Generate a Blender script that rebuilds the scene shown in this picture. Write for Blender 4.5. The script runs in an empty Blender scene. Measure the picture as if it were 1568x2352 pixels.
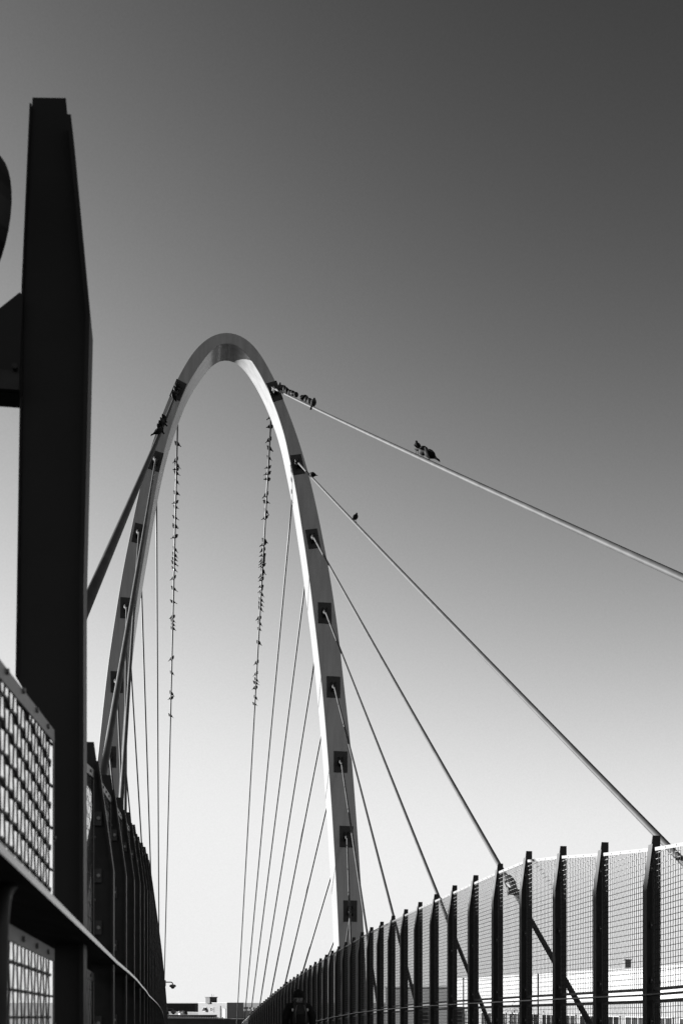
import bpy, bmesh, math, random
import numpy as np
from mathutils import Vector, Matrix, Quaternion

S = bpy.context.scene
C = S.collection
random.seed(7)
R_ = math.radians

# ------------------------------------------------------------------ camera, sky, sun, exposure
F = 2300.0                     # focal length in units of a 1568 px wide frame
EYE = 10.0                     # eye height over the street under the bridge
HV = 2300.0                    # row of the horizon in that frame
SUN_AZ, SUN_EL = -64.0, 12.0   # degrees; azimuth from +Y, negative = left

cam = bpy.data.cameras.new('camera')
camo = bpy.data.objects.new('camera', cam)
C.objects.link(camo)
cam.sensor_fit = 'HORIZONTAL'
cam.sensor_width = 24.0
cam.lens = F / 1568 * 24.0
cam.shift_y = (HV - 1176) / 1568
cam.clip_start = 0.05
cam.clip_end = 9000
cam.dof.use_dof = True
cam.dof.focus_distance = 52
cam.dof.aperture_fstop = 4.4
camo.location = (0, 0, EYE)
camo.rotation_euler = (math.pi / 2, 0, 0)
S.camera = camo

world = bpy.data.worlds.new("World")
S.world = world
world.use_nodes = True
nt = world.node_tree
sky = nt.nodes.new('ShaderNodeTexSky')
sky.sky_type = 'NISHITA'
sky.sun_disc = False
sky.dust_density = 0.0
sky.sun_elevation = R_(SUN_EL)
sky.sun_rotation = R_(SUN_AZ)
sep = nt.nodes.new('ShaderNodeSeparateColor')      # black-and-white film behind a red filter


def wmath(op, a, b=None):
    n = nt.nodes.new('ShaderNodeMath')
    n.operation = op
    nt.links.new(a, n.inputs[0])
    if b is not None:
        n.inputs[1].default_value = b
    return n.outputs[0]


nt.links.new(sky.outputs[0], sep.inputs[0])
v = wmath('SUBTRACT', sep.outputs[0], 0.545)         # tone response of the film
v = wmath('MAXIMUM', v, 0.0)
v = wmath('DIVIDE', v, 1.04)
v = wmath('POWER', v, 1.8)
v = wmath('MULTIPLY', v, -1.0)
v = wmath('EXPONENT', v)
v = wmath('MULTIPLY', v, -2.24)
v = wmath('ADD', v, 2.325)
# fine noise in the sky brightness, standing in for film grain
gtc = nt.nodes.new('ShaderNodeTexCoord')
gno = nt.nodes.new('ShaderNodeTexNoise')
gno.inputs['Scale'].default_value = 750
gno.inputs['Detail'].default_value = 1
nt.links.new(gtc.outputs['Generated'], gno.inputs['Vector'])
gm = nt.nodes.new('ShaderNodeMapRange')
gm.inputs['From Min'].default_value = 0.2
gm.inputs['From Max'].default_value = 0.8
gm.inputs['To Min'].default_value = 0.97
gm.inputs['To Max'].default_value = 1.03
nt.links.new(gno.outputs['Fac'], gm.inputs['Value'])
mulg = nt.nodes.new('ShaderNodeMath')
mulg.operation = 'MULTIPLY'
nt.links.new(v, mulg.inputs[0])
nt.links.new(gm.outputs[0], mulg.inputs[1])
v = mulg.outputs[0]
comb = nt.nodes.new('ShaderNodeCombineColor')
for i in range(3):
    nt.links.new(v, comb.inputs[i])
bg = nt.nodes['Background']
nt.links.new(comb.outputs[0], bg.inputs[0])
bg.inputs[1].default_value = 0.1

sun = bpy.data.lights.new('sun', 'SUN')
suno = bpy.data.objects.new('sun', sun)
C.objects.link(suno)
sun.energy = 5.0
sun.angle = R_(0.5)
sun.color = (1, 1, 1)
_a, _e = R_(SUN_AZ), R_(SUN_EL)
SUND = Vector((math.sin(_a) * math.cos(_e), math.cos(_a) * math.cos(_e), math.sin(_e)))
suno.rotation_euler = SUND.to_track_quat('Z', 'Y').to_euler()

S.view_settings.view_transform = 'Standard'
S.view_settings.look = 'None'
S.view_settings.exposure = 1.9
S.view_settings.gamma = 1

# ------------------------------------------------------------------ materials (all neutral greys)
MATS = {}


def mat(name, base, rough=0.6, metal=0.0, var=0.0, scale=4.0, bump=0.0, stretch=(1, 1, 1), spec=0.5, detail=6):
    m = bpy.data.materials.new(name)
    m.use_nodes = True
    t = m.node_tree
    b = t.nodes['Principled BSDF']
    b.inputs['Base Color'].default_value = (base, base, base, 1)
    b.inputs['Roughness'].default_value = rough
    b.inputs['Metallic'].default_value = metal
    b.inputs['Specular IOR Level'].default_value = spec
    if var or bump:
        tc = t.nodes.new('ShaderNodeTexCoord')
        mp = t.nodes.new('ShaderNodeMapping')
        mp.inputs['Scale'].default_value = stretch
        nz = t.nodes.new('ShaderNodeTexNoise')
        nz.inputs['Scale'].default_value = scale
        nz.inputs['Detail'].default_value = detail
        t.links.new(tc.outputs['Object'], mp.inputs[0])
        t.links.new(mp.outputs[0], nz.inputs['Vector'])
        if var:
            mr = t.nodes.new('ShaderNodeMapRange')
            mr.inputs['From Min'].default_value = 0.3
            mr.inputs['From Max'].default_value = 0.7
            mr.inputs['To Min'].default_value = base * (1 - var)
            mr.inputs['To Max'].default_value = base * (1 + var)
            t.links.new(nz.outputs['Fac'], mr.inputs['Value'])
            t.links.new(mr.outputs[0], b.inputs['Base Color'])
        if bump:
            bp = t.nodes.new('ShaderNodeBump')
            bp.inputs['Strength'].default_value = bump
            bp.inputs['Distance'].default_value = 0.01
            t.links.new(nz.outputs['Fac'], bp.inputs['Height'])
            t.links.new(bp.outputs[0], b.inputs['Normal'])
    MATS[name] = m
    return m


M_BLACK = mat('black_painted_steel', 0.014, 0.5, var=0.35, scale=9, spec=0.22)
M_PYLON = mat('black_pylon_paint', 0.007, 0.5, var=0.25, scale=3, spec=0.2)
M_BAND = mat('galvanised_band', 0.09, 0.45, var=0.12, scale=14)
M_CLIP = mat('clip_paint', 0.016, 0.5)
M_BOLT = mat('bolt_zinc', 0.2, 0.4)
M_WIRE = mat('galvanised_wire', 0.03, 0.5, spec=0.3)
M_RAIL = mat('worn_rail', 0.10, 0.2, var=0.3, scale=6, stretch=(1, .25, 4), bump=0.05, spec=0.9)
M_RAILB = mat('rail_board', 0.03, 0.8, var=0.4, scale=6, stretch=(3, .4, 3), bump=0.2, spec=0.15)
M_ARCH = mat('arch_paint', 0.22, 0.18, var=0.15, scale=1.1, stretch=(3, 3, .35), spec=0.5)
M_PLATE = mat('anchor_plate_steel', 0.014, 0.5, var=0.3, scale=5, spec=0.3)
M_SOCKET = mat('socket_steel', 0.018, 0.7, spec=0.08, var=0.3, scale=9)
M_CABLE = mat('cable_sheath', 0.045, 0.6, var=0.25, scale=2.2, stretch=(1, 1, 1), spec=0.15)
M_BACKCABLE = mat('rear_cable_sheath', 0.02, 0.55, var=0.2, scale=2)
M_CONC = mat('deck_concrete', 0.16, 0.85, var=0.2, scale=2, bump=0.2)
M_ASPH = mat('asphalt', 0.055, 0.9, var=0.25, scale=0.4, bump=0.2)
M_WHITEWALL = mat('white_cladding', 0.22, 0.6, var=0.05, scale=0.6)
M_GREYWALL = mat('grey_cladding', 0.13, 0.7, var=0.08, scale=0.8)
M_GLASS = mat('dark_glass', 0.012, 0.08, spec=0.7)
M_DARKWALL = mat('dark_render', 0.02, 0.85, var=0.3, scale=0.7)
M_ROOF = mat('roof_felt', 0.03, 0.9, var=0.3, scale=0.7)
M_TILE = mat('pale_roof_tile', 0.25, 0.7, var=0.1, scale=3)
M_CLOTH = mat('black_cloth', 0.012, 0.9, var=0.3, scale=12, spec=0.1)
M_PACK = mat('backpack_nylon', 0.014, 0.7, var=0.3, scale=18, spec=0.3)
M_STRAPW = mat('pale_reflector', 0.75, 0.5)
M_GAITER = mat('patterned_scarf', 0.10, 0.9, var=0.95, scale=26, detail=1)
M_SKIN = mat('skin', 0.32, 0.55, var=0.08, scale=8)
M_CCTV = mat('camera_housing', 0.10, 0.4)
M_PIG = [mat('slate_plumage', 0.012, 0.7, var=0.7, scale=14, spec=0.08), mat('dark_plumage', 0.006, 0.7, var=0.5, scale=14, spec=0.08),
         mat('mottled_plumage', 0.03, 0.7, var=0.8, scale=17, spec=0.08), mat('white_plumage', 0.3, 0.7, var=0.2, scale=14)]
M_BARK = mat('bark', 0.06, 0.9, var=0.4, scale=7, bump=0.4)
M_LEAF = mat('leaves', 0.055, 0.6, var=0.5, scale=2.0)


def brick_mat(name, a, b_, mortar, scale):
    m = mat(name, a, 0.85)
    t = m.node_tree
    b = t.nodes['Principled BSDF']
    tc = t.nodes.new('ShaderNodeTexCoord')
    mp = t.nodes.new('ShaderNodeMapping')
    sx = t.nodes.new('ShaderNodeSeparateXYZ')
    ad = t.nodes.new('ShaderNodeMath')
    cb = t.nodes.new('ShaderNodeCombineXYZ')
    br = t.nodes.new('ShaderNodeTexBrick')
    t.links.new(tc.outputs['Object'], sx.inputs[0])
    t.links.new(sx.outputs[0], ad.inputs[0])
    t.links.new(sx.outputs[1], ad.inputs[1])
    t.links.new(ad.outputs[0], cb.inputs[0])
    t.links.new(sx.outputs[2], cb.inputs[1])
    t.links.new(cb.outputs[0], br.inputs['Vector'])
    br.inputs['Scale'].default_value = scale
    br.inputs['Color1'].default_value = (a, a, a, 1)
    br.inputs['Color2'].default_value = (b_, b_, b_, 1)
    br.inputs['Mortar'].default_value = (mortar, mortar, mortar, 1)
    br.inputs['Mortar Size'].default_value = 0.03
    t.links.new(br.outputs['Color'], b.inputs['Base Color'])
    return m


M_BRICKW = brick_mat('painted_pale_brick', 0.15, 0.115, 0.085, 1.6)
M_BRICKD = brick_mat('dark_brick', 0.06, 0.04, 0.03, 2.0)


def ribbed(m, scale, depth):
    """fine vertical ribs as bump on cladding"""
    t = m.node_tree
    b = t.nodes['Principled BSDF']
    tc = t.nodes.new('ShaderNodeTexCoord')
    wv = t.nodes.new('ShaderNodeTexWave')
    wv.bands_direction = 'DIAGONAL'
    mp = t.nodes.new('ShaderNodeMapping')
    mp.inputs['Scale'].default_value = (1, 1, 0)
    wv.inputs['Scale'].default_value = scale
    bp = t.nodes.new('ShaderNodeBump')
    bp.inputs['Distance'].default_value = depth
    t.links.new(tc.outputs['Object'], mp.inputs[0])
    t.links.new(mp.outputs[0], wv.inputs['Vector'])
    t.links.new(wv.outputs['Fac'], bp.inputs['Height'])
    t.links.new(bp.outputs[0], b.inputs['Normal'])


ribbed(M_GREYWALL, 2.0, 0.05)


# ------------------------------------------------------------------ helpers
def tag(o, label=None, cat=None, group=None, kind=None):
    if label: o['label'] = label
    if cat: o['category'] = cat
    if group: o['group'] = group
    if kind: o['kind'] = kind
    return o


def empty(name, loc):
    o = bpy.data.objects.new(name, None)
    C.objects.link(o)
    o.location = loc
    o.empty_display_size = 0.2
    return o


def wloc(o):
    l = Vector(o.location)
    while o.parent:
        o = o.parent
        l = l + Vector(o.location)
    return l


class MB:
    """collects faces in world coordinates, then links them as one mesh object"""
    def __init__(s):
        s.v = []; s.f = []; s.m = []

    def add(s, vs, fs, mi=0):
        n = len(s.v)
        s.v.extend([tuple(p) for p in vs])
        s.f.extend([tuple(i + n for i in f) for f in fs])
        s.m.extend([mi] * len(fs))

    def hexa(s, p, mi=0):   # p: 4 bottom, 4 top
        s.add(p, [(3, 2, 1, 0), (4, 5, 6, 7), (0, 1, 5, 4), (1, 2, 6, 5), (2, 3, 7, 6), (3, 0, 4, 7)], mi)

    def box(s, c, size, rot=0.0, mi=0):
        cx, cy, cz = c; a, b, h = size[0] / 2, size[1] / 2, size[2] / 2
        co, si = math.cos(rot), math.sin(rot)
        q = [(cx + x * co - y * si, cy + x * si + y * co) for x, y in ((-a, -b), (a, -b), (a, b), (-a, b))]
        s.hexa([(x, y, cz - h) for x, y in q] + [(x, y, cz + h) for x, y in q], mi)

    def prism(s, poly, d, mi=0):   # polygon of 3-D points extruded by vector d
        n = len(poly)
        d = Vector(d)
        vs = [Vector(p) for p in poly] + [Vector(p) + d for p in poly]
        fs = [tuple(range(n))[::-1], tuple(range(n, 2 * n))] + [(i, (i + 1) % n, n + (i + 1) % n, n + i) for i in range(n)]
        s.add(vs, fs, mi)

    def tube(s, pts, r, n=8, caps=True, mi=0, up=None):
        pts = [Vector(p) for p in pts]
        rs = r if isinstance(r, (list, tuple)) else [r] * len(pts)
        d0 = (pts[1] - pts[0]).normalized()
        ref = Vector(up) if up else (Vector((0, 0, 1)) if abs(d0.z) < .9 else Vector((1, 0, 0)))
        vs = []; fs = []
        for i, p in enumerate(pts):
            d = (pts[min(i + 1, len(pts) - 1)] - pts[max(i - 1, 0)]).normalized()
            x = d.cross(ref).normalized(); y = d.cross(x)
            for k in range(n):
                a = 2 * math.pi * (k + .5) / n
                vs.append(p + (x * math.cos(a) + y * math.sin(a)) * rs[i])
        for i in range(len(pts) - 1):
            for k in range(n):
                k2 = (k + 1) % n
                fs.append((i * n + k, i * n + k2, (i + 1) * n + k2, (i + 1) * n + k))
        if caps:
            fs.append(tuple(range(n))[::-1]); fs.append(tuple((len(pts) - 1) * n + k for k in range(n)))
        s.add(vs, fs, mi)

    def build(s, name, m, parent=None, smooth=False, origin=None):
        co = np.array(s.v, dtype=float)
        if origin is None:
            lo, hi = co.min(0), co.max(0)
            origin = ((lo[0] + hi[0]) / 2, (lo[1] + hi[1]) / 2, lo[2])
        origin = Vector(origin)
        me = bpy.data.meshes.new(name)
        me.from_pydata((co - np.array(origin)).tolist(), [], s.f)
        for mm in (m if isinstance(m, (list, tuple)) else [m]):
            me.materials.append(mm)
        if any(s.m):
            me.polygons.foreach_set('material_index', s.m)
        bm = bmesh.new(); bm.from_mesh(me)
        bmesh.ops.recalc_face_normals(bm, faces=bm.faces)
        bm.to_mesh(me); bm.free()
        if smooth:
            me.polygons.foreach_set('use_smooth', [True] * len(me.polygons))
        me.update()
        o = bpy.data.objects.new(name, me)
        C.objects.link(o)
        if parent:
            o.parent = parent
            o.location = origin - wloc(parent)
        else:
            o.location = origin
        return o


def P(u, v, Z):
    """point at distance Z on the ray of frame position (u, v)"""
    return Vector(((u - 784) / F * Z, Z, EYE + (HV - v) / F * Z))


def proj(p):
    return 784 + F * p[0] / p[1], HV - F * (p[2] - EYE) / p[1]


ORD = ['first', 'second', 'third', 'fourth', 'fifth', 'sixth', 'seventh', 'eighth', 'ninth', 'tenth', 'eleventh', 'twelfth',
       'thirteenth', 'fourteenth', 'fifteenth', 'sixteenth', 'seventeenth', 'eighteenth', 'nineteenth', 'twentieth'] + \
      ['twenty-' + k for k in ('first', 'second', 'third', 'fourth', 'fifth', 'sixth', 'seventh', 'eighth', 'ninth')] + \
      ['thirtieth'] + ['thirty-' + k for k in ('first', 'second', 'third', 'fourth', 'fifth', 'sixth', 'seventh', 'eighth', 'ninth')] + ['fortieth'] + ['forty-' + k for k in ('first', 'second', 'third', 'fourth', 'fifth', 'sixth', 'seventh', 'eighth', 'ninth')]

# ------------------------------------------------------------------ the bridge in plan and profile
K = 0.169                                  # sideways drift of the bridge per metre of distance
TH = math.atan(K)
AX = Vector((-math.sin(TH), math.cos(TH), 0))    # along the bridge
LT = Vector((math.cos(TH), math.sin(TH), 0))     # across it, to the right
CL, CR = -0.35, 6.35                       # inner faces of the two fences
Rp = np.array([(-10, .40), (0, .29), (2, .288), (2.8, .277), (4.2, .255), (5.8, .222), (7.4, .21), (9, .19), (10.5, .155), (12.4, .12), (13.4, .08), (18.2, 0), (21.4, -.056),
               (26, -.15), (30, -.26), (34, -.39), (39, -.62), (45, -.95), (50, -1.25), (56, -1.62), (64, -2.2), (74, -3.0), (84, -3.85), (96, -4.95), (110, -6.3), (135, -8.45)])
Pp = np.array([(-10, .1), (0, .40), (2.2, .83), (2.9, .94), (3.8, 1.025), (4.2, 1.08), (5.8, 1.33), (7.4, 1.5), (9, 1.66), (10.5, 1.82), (12.4, 2.0), (13.44, 2.06), (15, 2.22), (16.6, 2.41), (18.2, 2.57), (19.8, 2.56)])


def rail_h(Z): return float(np.interp(Z, Rp[:, 0], Rp[:, 1]))
def top_h(Z): return float(np.interp(Z, Pp[:, 0], Pp[:, 1])) if Z < 19.8 else rail_h(Z) + 2.59
def deck_h(Z): return rail_h(Z) - 1.45


def BP(side, Z, n=0.0, t=0.0, h=0.0):
    """point by the fence: n outward from its inner face, t along, h relative to the eye"""
    c = CL if side < 0 else CR
    p = Vector((c - K * Z, Z, EYE + h))
    return p + LT * (side * n) + AX * t


# ground and street
g = MB()
g.add([(-2500, -600, 0), (2500, -600, 0), (2500, 5000, 0), (-2500, 5000, 0)], [(0, 1, 2, 3)])
tag(g.build('ground', M_ASPH, origin=(0, 0, 0)), kind='structure')

# deck slab with edge girders and piers
d = MB()
zs = [-10, 0] + list(np.arange(4, 134, 4))
ring = []
for Z in zs:
    a = BP(-1, Z, 0.42, 0, deck_h(Z)); b = BP(1, Z, 0.42, 0, deck_h(Z))
    dn = Vector((0, 0, -0.75))
    ring.append([a, b, b + dn, a + dn])
for r0, r1 in zip(ring[:-1], ring[1:]):
    n = len(d.v); d.v.extend([tuple(p) for p in r0 + r1])
    for k in range(4):
        d.f.append((n + k, n + (k + 1) % 4, n + 4 + (k + 1) % 4, n + 4 + k)); d.m.append(0)
n = len(d.v); d.v.extend([tuple(p) for p in ring[0] + ring[-1]]); d.f += [(n, n + 1, n + 2, n + 3), (n + 4, n + 7, n + 6, n + 5)]; d.m += [0, 0]
for Z in (3, 27, 82, 104):
    for s_ in (-1, 1):
        p = BP(s_, Z, -0.9); top = EYE + deck_h(Z) - 0.7
        d.box((p.x, p.y, top / 2), (0.9, 0.9, top), TH)
tag(d.build('bridge_deck', M_CONC), kind='structure')


# ------------------------------------------------------------------ fences
def wire_mesh(mb, side, Za, Zb, lo, hi, n0, crimp, rad):
    """woven wires between two posts; lo(Z)/hi(Z) heights relative to the eye"""
    L = (Zb - Za) / math.cos(TH)
    ns = max(2, int(round(L / (0.064 if side > 0 else 0.075))))
    rad = .0050 if side > 0 else (.0036 if Za < 4 else .0015 if Za < 12 else .0023)
    radh = .0058 if side < 0 and Za < 4 else rad
    pv, ph = L / ns, 0.079
    a0 = 0.0052
    def zz(t): return Za + t * math.cos(TH)
    kmax = int(max(hi(Za) - lo(Za), hi(Zb) - lo(Zb)) / ph) + 1
    for i in range(1, ns):
        t = i * pv
        Z = zz(t)
        l, h = lo(Z), hi(Z)
        if crimp:
            pts = []
            k = 0
            while l + k * ph / 2 < h - .01:
                off = 0 if k % 2 else (a0 if (i + k // 2) % 2 else -a0) * .28
                pts.append(BP(side, Za, n0 + off, t, l + k * ph / 2)); k += 1
            pts.append(BP(side, Za, n0, t, h))
        else:
            pts = [BP(side, Za, n0, t, l), BP(side, Za, n0, t, h)]
        mb.tube(pts, rad, 4, caps=False)
    for k in range(1, kmax + 1):
        pts = []
        for i in range(0, ns * (2 if crimp else 1) + 1):
            t = i * pv / (2 if crimp else 1)
            Z = zz(t)
            y = lo(Z) + k * ph
            if y > hi(Z) - .005:
                if len(pts) > 1: mb.tube(pts, radh, 4, caps=False)
                pts = []; continue
            off = 0
            if crimp and i % 2 == 0:
                off = -a0 if (i // 2 + k) % 2 else a0
            pts.append(BP(side, Za, n0 + off, t, y))
        if len(pts) > 1:
            if not crimp: pts = [pts[0], pts[-1]]
            mb.tube(pts, radh, 4, caps=False)


def bar(mb, side, Za, Zb, t0, t1, n0, n1, lo, hi):
    """flat bar between two posts from lo(Z) to hi(Z)"""
    def zz(t): return Za + t * math.cos(TH)
    p = []
    for fn in (lo, hi):
        for t, n in ((t0, n0), (t1, n0), (t1, n1), (t0, n1)):
            p.append(BP(side, Za, n, t, fn(zz(t))))
    mb.hexa(p)


def panel(side, Za, Zb, lo, hi, parent, crimp, bolts):
    L = (Zb - Za) / math.cos(TH)
    t0, t1 = 0.028, L - 0.028
    if side < 0: t1 = L - 0.045
    fr = MB()
    nf, nb = 0.094, 0.100
    bar(fr, side, Za, Zb, t0, t1, nf, nb, lambda z: hi(z) - .047, hi)
    bar(fr, side, Za, Zb, t0, t1, nf, nb, lo, lambda z: lo(z) + .042)
    bar(fr, side, Za, Zb, t0, t0 + .02, nf + .001, nb - .001, lambda z: lo(z) + .042, lambda z: hi(z) - .047)
    bar(fr, side, Za, Zb, t1 - .02, t1, nf + .001, nb - .001, lambda z: lo(z) + .042, lambda z: hi(z) - .047)
    # angle return behind the band
    bar(fr, side, Za, Zb, t0, t1, nb, nb + .03, lambda z: hi(z) - .006, lambda z: hi(z) - .001)
    bar(fr, side, Za, Zb, t0, t1, nb, nb + .03, lambda z: lo(z) + .001, lambda z: lo(z) + .006)
    if bolts:
        k = 0.06
        while k < L - .06:
            z = Za + k * math.cos(TH)
            for hh in (hi(z) - .024, lo(z) + .02):
                c = BP(side, Za, nf, k, hh)
                fr.tube([c, c - LT * (side * .008)], .009, 6)
            k += .3
        for tt in (t0 + .01, t1 - .01):
            z = Za + tt * math.cos(TH); q = lo(z) + .3
            while q < hi(z) - .1:
                c = BP(side, Za, nf, tt, q)
                fr.tube([c, c - LT * (side * .007)], .007, 6); q += .36
    fo = fr.build('mesh_panel', M_BAND if True else None, parent)
    w = MB()
    Zs, Ze = Za + t0 * math.cos(TH), Za + t1 * math.cos(TH)
    wire_mesh(w, side, Zs, Ze, lambda z: lo(z) + .02, lambda z: hi(z) - .02, nb + .006, crimp, 0.0037)
    w.build('wire_mesh', M_WIRE, fo)
    return fo


def post(side, Z, parent, clips):
    T = top_h(Z) + .165
    Kk = T - .74
    hb = deck_h(Z) - .3
    m = MB()
    tp = top_h(Z)
    prof = [(0, hb), (.21, hb), (.21, T), (.10, T), (0, Kk)] if side > 0 else [(0, hb), (.113, hb), (.113, tp - .12), (.20, tp + .0), (.20, T), (.10, T), (0, Kk)]
    m.prism([BP(side, Z, n, -.007, h) for n, h in prof], AX * .014)
    # flange along the inner edge, ending a little below the top
    e = [(0, hb), (0, Kk), (.10 * (1 - .12 / .74), T - .12)]
    for (n0, h0), (n1, h1) in zip(e[:-1], e[1:]):
        q = []
        for n, h in ((n0, h0), (n1, h1)):
            q += [BP(side, Z, n - .013, -.06, h), BP(side, Z, n - .013, .06, h), BP(side, Z, n - .0005, .06, h), BP(side, Z, n - .0005, -.06, h)]
        m.hexa(q)
    po = m.build('fence_post', M_BLACK, parent)
    if clips:
        r, t = rail_h(Z), top_h(Z)
        for h in (t - .28, t - .28 - (t - r - .45) * .5, r + .2, r - .35):
            for tt in ((-.025,) if side > 0 else (-.025,)):
                cm = MB()
                c = BP(side, Z, .075, 0, h)
                q = []
                for hh in (h - .04, h + .04):
                    q += [BP(side, Z, .055, -.030, hh), BP(side, Z, .10, -.030, hh), BP(side, Z, .10, -.0075, hh), BP(side, Z, .055, -.0075, hh)]
                cm.hexa(q)
                b0 = BP(side, Z, .072, -.030, h)
                cm.tube([b0, b0 - AX * .012], .011, 6, mi=1)
                cm.build('clip', [M_CLIP, M_BOLT], po)


def rail(side, zlist, parent):
    m = MB()
    rings = []
    dp = .115 if side > 0 else .20
    for Z in zlist:
        h = rail_h(Z)
        rings.append([BP(side, Z, -.032, 0, h - .009), BP(side, Z, -.032, 0, h + .011), BP(side, Z, dp, 0, h + .015), BP(side, Z, dp, 0, h - .012)])
    k = len(rings[0])
    for a, b in zip(rings[:-1], rings[1:]):
        n = len(m.v); m.v.extend([tuple(p) for p in a + b])
        for i in range(k):
            m.f.append((n + i, n + (i + 1) % k, n + k + (i + 1) % k, n + k + i)); m.m.append(0 if i == 0 else 1)
    n = len(m.v); m.v.extend([tuple(p) for p in rings[0] + rings[-1]])
    m.f += [tuple(range(n, n + k)), tuple(range(n + 2 * k - 1, n + k - 1, -1))]; m.m += [1, 1]
    m.build('hand_rail', [M_RAIL, M_RAILB], parent)


def fence(side, posts, starts, label):
    root = empty('mesh_fence', BP(side, posts[0], .1, 0, deck_h(posts[0])))
    tag(root, label, 'fence', 'mesh fences along the footbridge')
    for Z in posts:
        post(side, Z, root, Z < 24)
    cr = 22 if side > 0 else 13
    for Za, Zb in starts:
        crimp = Za < cr
        panel(side, Za, Zb, lambda z: rail_h(z) + .055, top_h, root, crimp, Za < 26)
        panel(side, Za, Zb, lambda z: deck_h(z) + .08, lambda z: rail_h(z) - .065, root, crimp, Za < 26)
    rail(side, sorted(set([starts[0][0] - .85] + posts + [starts[-1][1]])), root)
    return root


ZR = [13.44 + 1.6 * j for j in range(-7, 50)]
fence(1, ZR, list(zip(ZR[:-1], ZR[1:])), 'tall black post and wire mesh fence along the right edge, bright walls showing through it')
ZL = [5.8 + 1.6 * j for j in range(0, 54)]
lf = fence(-1, ZL, [(2.35, 3.85), (4.22, 5.8)] + list(zip(ZL[:-1], ZL[1:])), 'tall black post and wire mesh fence along the left edge, seen edge-on in shade')
# rounded rail support at the near end of the left rail
m = MB()
ZS = 2.2
h = rail_h(ZS)
pts = [BP(-1, ZS, .026, .18 - .0, h + .0)]
for a in range(0, 7):
    w = R_(15 * a)
    pts.append(BP(-1, ZS, .026, .12 - .12 * math.sin(w), h - .02 - .12 * (1 - math.cos(w))))
pts.append(BP(-1, ZS, .026, 0, deck_h(ZS) - .1))
m.tube(pts, .018, 10)
m.build('rail_support', M_BLACK, lf, smooth=True)

# ------------------------------------------------------------------ tall pylon in front of the left fence
Zp = 4.2
py = empty('steel_pylon', BP(-1, Zp, .12, 0, deck_h(Zp)))
tag(py, 'tall tapered black steel pylon cut by the left edge, with bracket and round floodlight', 'pylon')
m = MB()
hb, hk, ht = deck_h(Zp) - .3, 2.83, 3.768
prof = [(.03, hb), (.135, hb), (.135, 1.09), (.282, 1.325), (.258, 2.95), (.226, ht - .018), (.092, ht), (.005, hk), (.03, 1.7)]
m.prism([BP(-1, Zp, n, -.010, h_) for n, h_ in prof], AX * .02)
m.build('web', M_PYLON, py)
m = MB()
e = [(.03, hb), (.03, 1.7), (.005, hk), (.080, ht - .13)]
for (n0, h0), (n1, h1) in zip(e[:-1], e[1:]):
    q = []
    for n, h_ in ((n0, h0), (n1, h1)):
        q += [BP(-1, Zp, n - .016, -.085, h_), BP(-1, Zp, n - .016, .085, h_), BP(-1, Zp, n - .0005, .085, h_), BP(-1, Zp, n - .0005, -.085, h_)]
    m.hexa(q)
m.build('flange', M_PYLON, py)
# rear flange on the outer edge
m = MB()
e = [(.283, 1.34), (.259, 2.95), (.227, ht - .06)]
for (n0, h0), (n1, h1) in zip(e[:-1], e[1:]):
    q = []
    for n, h_ in ((n0, h0), (n1, h1)):
        q += [BP(-1, Zp, n, -.03, h_), BP(-1, Zp, n, .03, h_), BP(-1, Zp, n + .008, .03, h_), BP(-1, Zp, n + .008, -.03, h_)]
    m.hexa(q)
m.build('edge_plate', M_PYLON, py)
# bracket arm
m = MB()
ar = [(.258, 2.90), (.272, 2.908), (.352, 2.832), (.75, 2.80), (.75, 2.48), (.275, 2.49)]
m.prism([BP(-1, Zp, n, -.05, h_) for n, h_ in ar], AX * .10)
m.build('bracket_arm', M_PYLON, py)
m = MB()
m.prism([BP(-1, Zp, n, -.075, h_) for n, h_ in [(.27, 2.57), (.75, 2.565), (.75, 2.48), (.27, 2.493)]], AX * .024)
for n in (.284,):
    c = BP(-1, Zp, n, -.08, 2.575)
    m.tube([c, c - AX * .02], .012, 8)
m.build('arm_plate', M_BLACK, py)
# floodlight drum on a stem
fl = MB()
cc = P(-91, 525, Zp)
ax = Vector((-.648, -.762, 0)).normalized()
rr = .335
pts = [cc + ax * t for t in (-.055, -.05, .03, .05, .05, .03, .028)]
fl.tube(pts, [.12, rr * .93, rr, rr, rr * .88, rr * .86, .001], 40, up=(0, 0, 1))
fo = fl.build('floodlight', M_PYLON, py, smooth=False)
m = MB()
for k in range(8):
    a = 2 * math.pi * (k + .05) / 8
    s1 = ax.cross(Vector((0, 0, 1))).normalized()
    c = cc + ax * .048 + (s1 * math.cos(a) + Vector((0, 0, 1)) * math.sin(a)) * rr * .93
    m.tube([c, c + ax * .012], .009, 8)
m.build('screw', M_BLACK, fo)
m = MB()
m.tube([cc + Vector((-.09, 0, -rr * .9)), Vector((cc.x - .09, cc.y, EYE + 2.8))], .03, 12)
m.build('stem', M_PYLON, py, smooth=True)

# ------------------------------------------------------------------ arch
ZA = 57.0
xc = (518 - 784) / F * ZA
AN = AX.copy()                     # away from the camera
AC = Vector((xc, ZA, 0))


def arch_pt(u, v, off=0.0):
    """frame position onto the front plane of the arch, moved off metres away from us"""
    r = Vector(((u - 784) / F, 1, (HV - v) / F))
    t = AN.dot(AC) / AN.dot(Vector((r.x, r.y, 0)))
    return Vector((r.x * t, r.y * t, EYE + r.z * t)) + AN * off


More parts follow.
